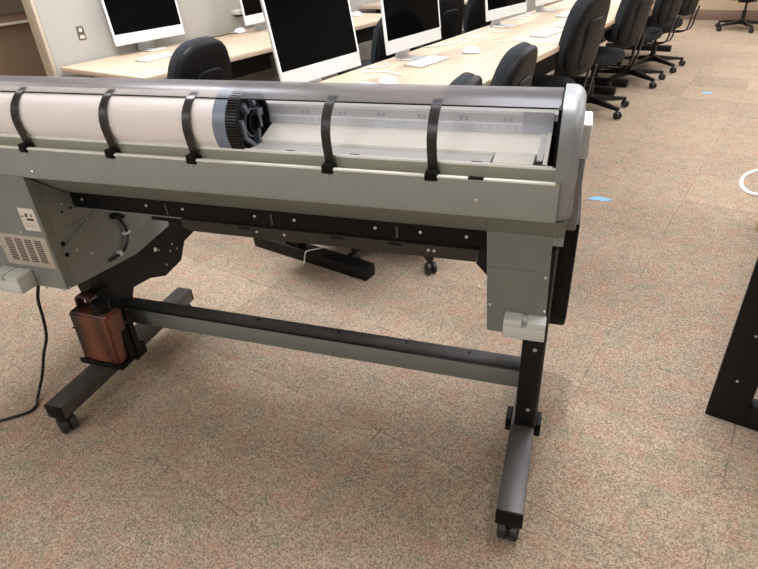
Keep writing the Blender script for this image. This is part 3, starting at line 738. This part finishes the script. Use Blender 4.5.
for k, (x, y, a, base, up, lab, g) in enumerate((
        (-1.085,1.29,12,-38,-.09,'black task chair whose rounded back top just clears the printer, left of the others',AG),
        (-1.05,1.78,5,6,-.055,'black task chair with only its backrest above the printer, second along the aisle side',AG),
        (-1.045,2.90,-7,36,.075,'black task chair beside the printer end cap, its backrest in full view at the aisle',AG),
        (-1.035,4.07,-9,-30,.055,'black task chair behind the one at the printer end cap, base out on the carpet',AG),
        (-1.0,5.22,-10,-36,.05,'black task chair fourth along the aisle with its seat showing under the desk',AG),
        (-.96,5.95,-11,-38,.05,'black task chair farthest along the aisle side of the middle desks',AG),
        (-2.49,1.09,8,10,.01,'black task chair with broad rounded back facing the wall desk, nearest the outlet',BG),
        (-2.44,3.0,-14,0,-.06,'black task chair facing the second wall computer, mostly hidden by the middle screens',BG),
        (-2.45,3.74,-12,30,0,'black task chair seen between the second and third screens of the middle row',BG),
        (-2.45,4.50,-14,10,0,'black task chair just left of the third screen, facing the far wall desk',BG),
        (-.45,8.78,62,10,0,'black task chair standing alone near the back wall',None))):
    o = ch0 if k == 0 else dup(ch0, (x,y,0), R(a), lab, g)
    o.location = (x,y,0); o.rotation_euler = (0,0,R(a)); o['label'] = lab
    if g is None and 'group' in o: del o['group']
    for c in o.children:
        n_ = c.name.split('.')[0]
        if n_ == 'star_base': c.rotation_euler = (0,0,R(base-a))
        if n_ in ('backrest','backrest_shell'): c.location = (.05,0,up) if k else (.055,-.085,up)
        if n_ == 'back_bar': c.location = (.05,0,min(up,0)) if k else (.055,-.085,0)

# ------------------------------------------------------------------ desk at the right edge
o = (.74,1.5,0)
t = thing('side_table', 'black framed table with beige top at the right edge of the photo', 'table', o)
obj('table_top', bx((.342,.60,.712),(1.15,2.5,.742),.003), 'tabletop2', t, o)
for y in (.7585, 2.3):
    bm = B(); box(bm, (.373,y,0),(.478,y+.06,.711),.002); box(bm, (1.01,y,0),(1.115,y+.06,.711),.002); box(bm, (.478,y,0),(1.01,y+.06,.074),.002); box(bm, (.478,y,.62),(1.01,y+.06,.711),.002)
    f = obj('leg_frame', bm, 'blackm', t, o)
    bm = B()
    for x, z in ((.43,.33),(.425,.16),(.425,.55)): lathe(bm, (x,y,z), (0,-1,0), [(0,.004),(.002,.003)], 10)
    obj('screws', bm, 'screw', f, o)
obj('side_rail', bx((.40,.82,.62),(.44,2.3,.711)), 'blackm', t, o)
bm = B(); tube(bm, [(.52,1.02,.7475),(.44,.99,.7475),(.365,.95,.7475),(.325,.915,.752),(.300,.86,.752),(.298,.80,.750),(.318,.755,.747),(.350,.745,.7475),(.42,.76,.7475),(.50,.74,.7475)], .0048, 10)
lp = obj('white_cable', bm, 'cable', None, (.4,.9,.742)); lp.location = (.386,.9,.742); tag(lp, 'white charging cable looping over the edge of the right hand table', 'cable')

# ------------------------------------------------------------------ on the floor
for i, (x, y, a, sx, lab) in enumerate(((-.4066,2.288,12,.07,'torn blue tape scrap on the carpet beside the printer end cap'),
                                        (-.277,5.03,30,.055,'torn blue tape scrap on the carpet further up the aisle'))):
    bm = B(); prism(bm, [(-sx,-.012),(-sx*.55,-.028),(-sx*.1,-.020),(sx*.2,-.034),(sx*.5,-.018),(sx,-.004),(sx*.6,.018),(sx*.25,.028),(-sx*.2,.036),(-sx*.5,.020)], .0, .0015, axis='z')
    p = obj('tape_scrap', bm, 'tape', None); p.location = (x,y,.0002); p.rotation_euler = (0,0,R(a)); tag(p, lab, 'tape')
bm = B(); tube(bm, [(-1.40,.845,.004),(-1.412,.868,.012),(-1.405,.870,.045),(-1.395,.875,.066),(-1.37,.91,.067),(-1.34,.95,.066),(-1.335,.958,.04),(-1.33,.965,.005)], .0035, 8)
z = obj('white_cable', bm, 'cable', None, (-1.37,.9,0)); z.location = (-1.37,.9,0); tag(z, 'short white cable draped over the black desk foot under the printer', 'cable')

# ------------------------------------------------------------------ world, camera
w = bpy.data.worlds.new('world'); bpy.context.scene.world = w; w.use_nodes = True
w.node_tree.nodes['Background'].inputs['Color'].default_value = (.92,.97,1.0,1); w.node_tree.nodes['Background'].inputs['Strength'].default_value = .2
cam = bpy.data.cameras.new('camera'); co = bpy.data.objects.new('camera', cam); C.objects.link(co)
cam.sensor_fit = 'HORIZONTAL'; cam.sensor_width = 36; cam.lens = 569.9*36/758; cam.clip_start = .02
r_ = Vector((.8229,.566,-.0494)); u_ = Vector((-.2631,.4567,.8498)); f_ = Vector((-.5036,.6863,-.5247))
f_.normalize(); r_ = (r_ - f_*r_.dot(f_)).normalized(); u_ = r_.cross(f_)
mm = Matrix(((r_.x,u_.x,-f_.x,.325),(r_.y,u_.y,-f_.y,-.8941),(r_.z,u_.z,-f_.z,1.36),(0,0,0,1)))
co.matrix_world = mm
S = bpy.context.scene; S.camera = co
S.view_settings.view_transform = 'Standard'; S.view_settings.look = 'None'; S.view_settings.gamma = 1.0; S.view_settings.use_curve_mapping = False
S.view_settings.exposure = 0.12
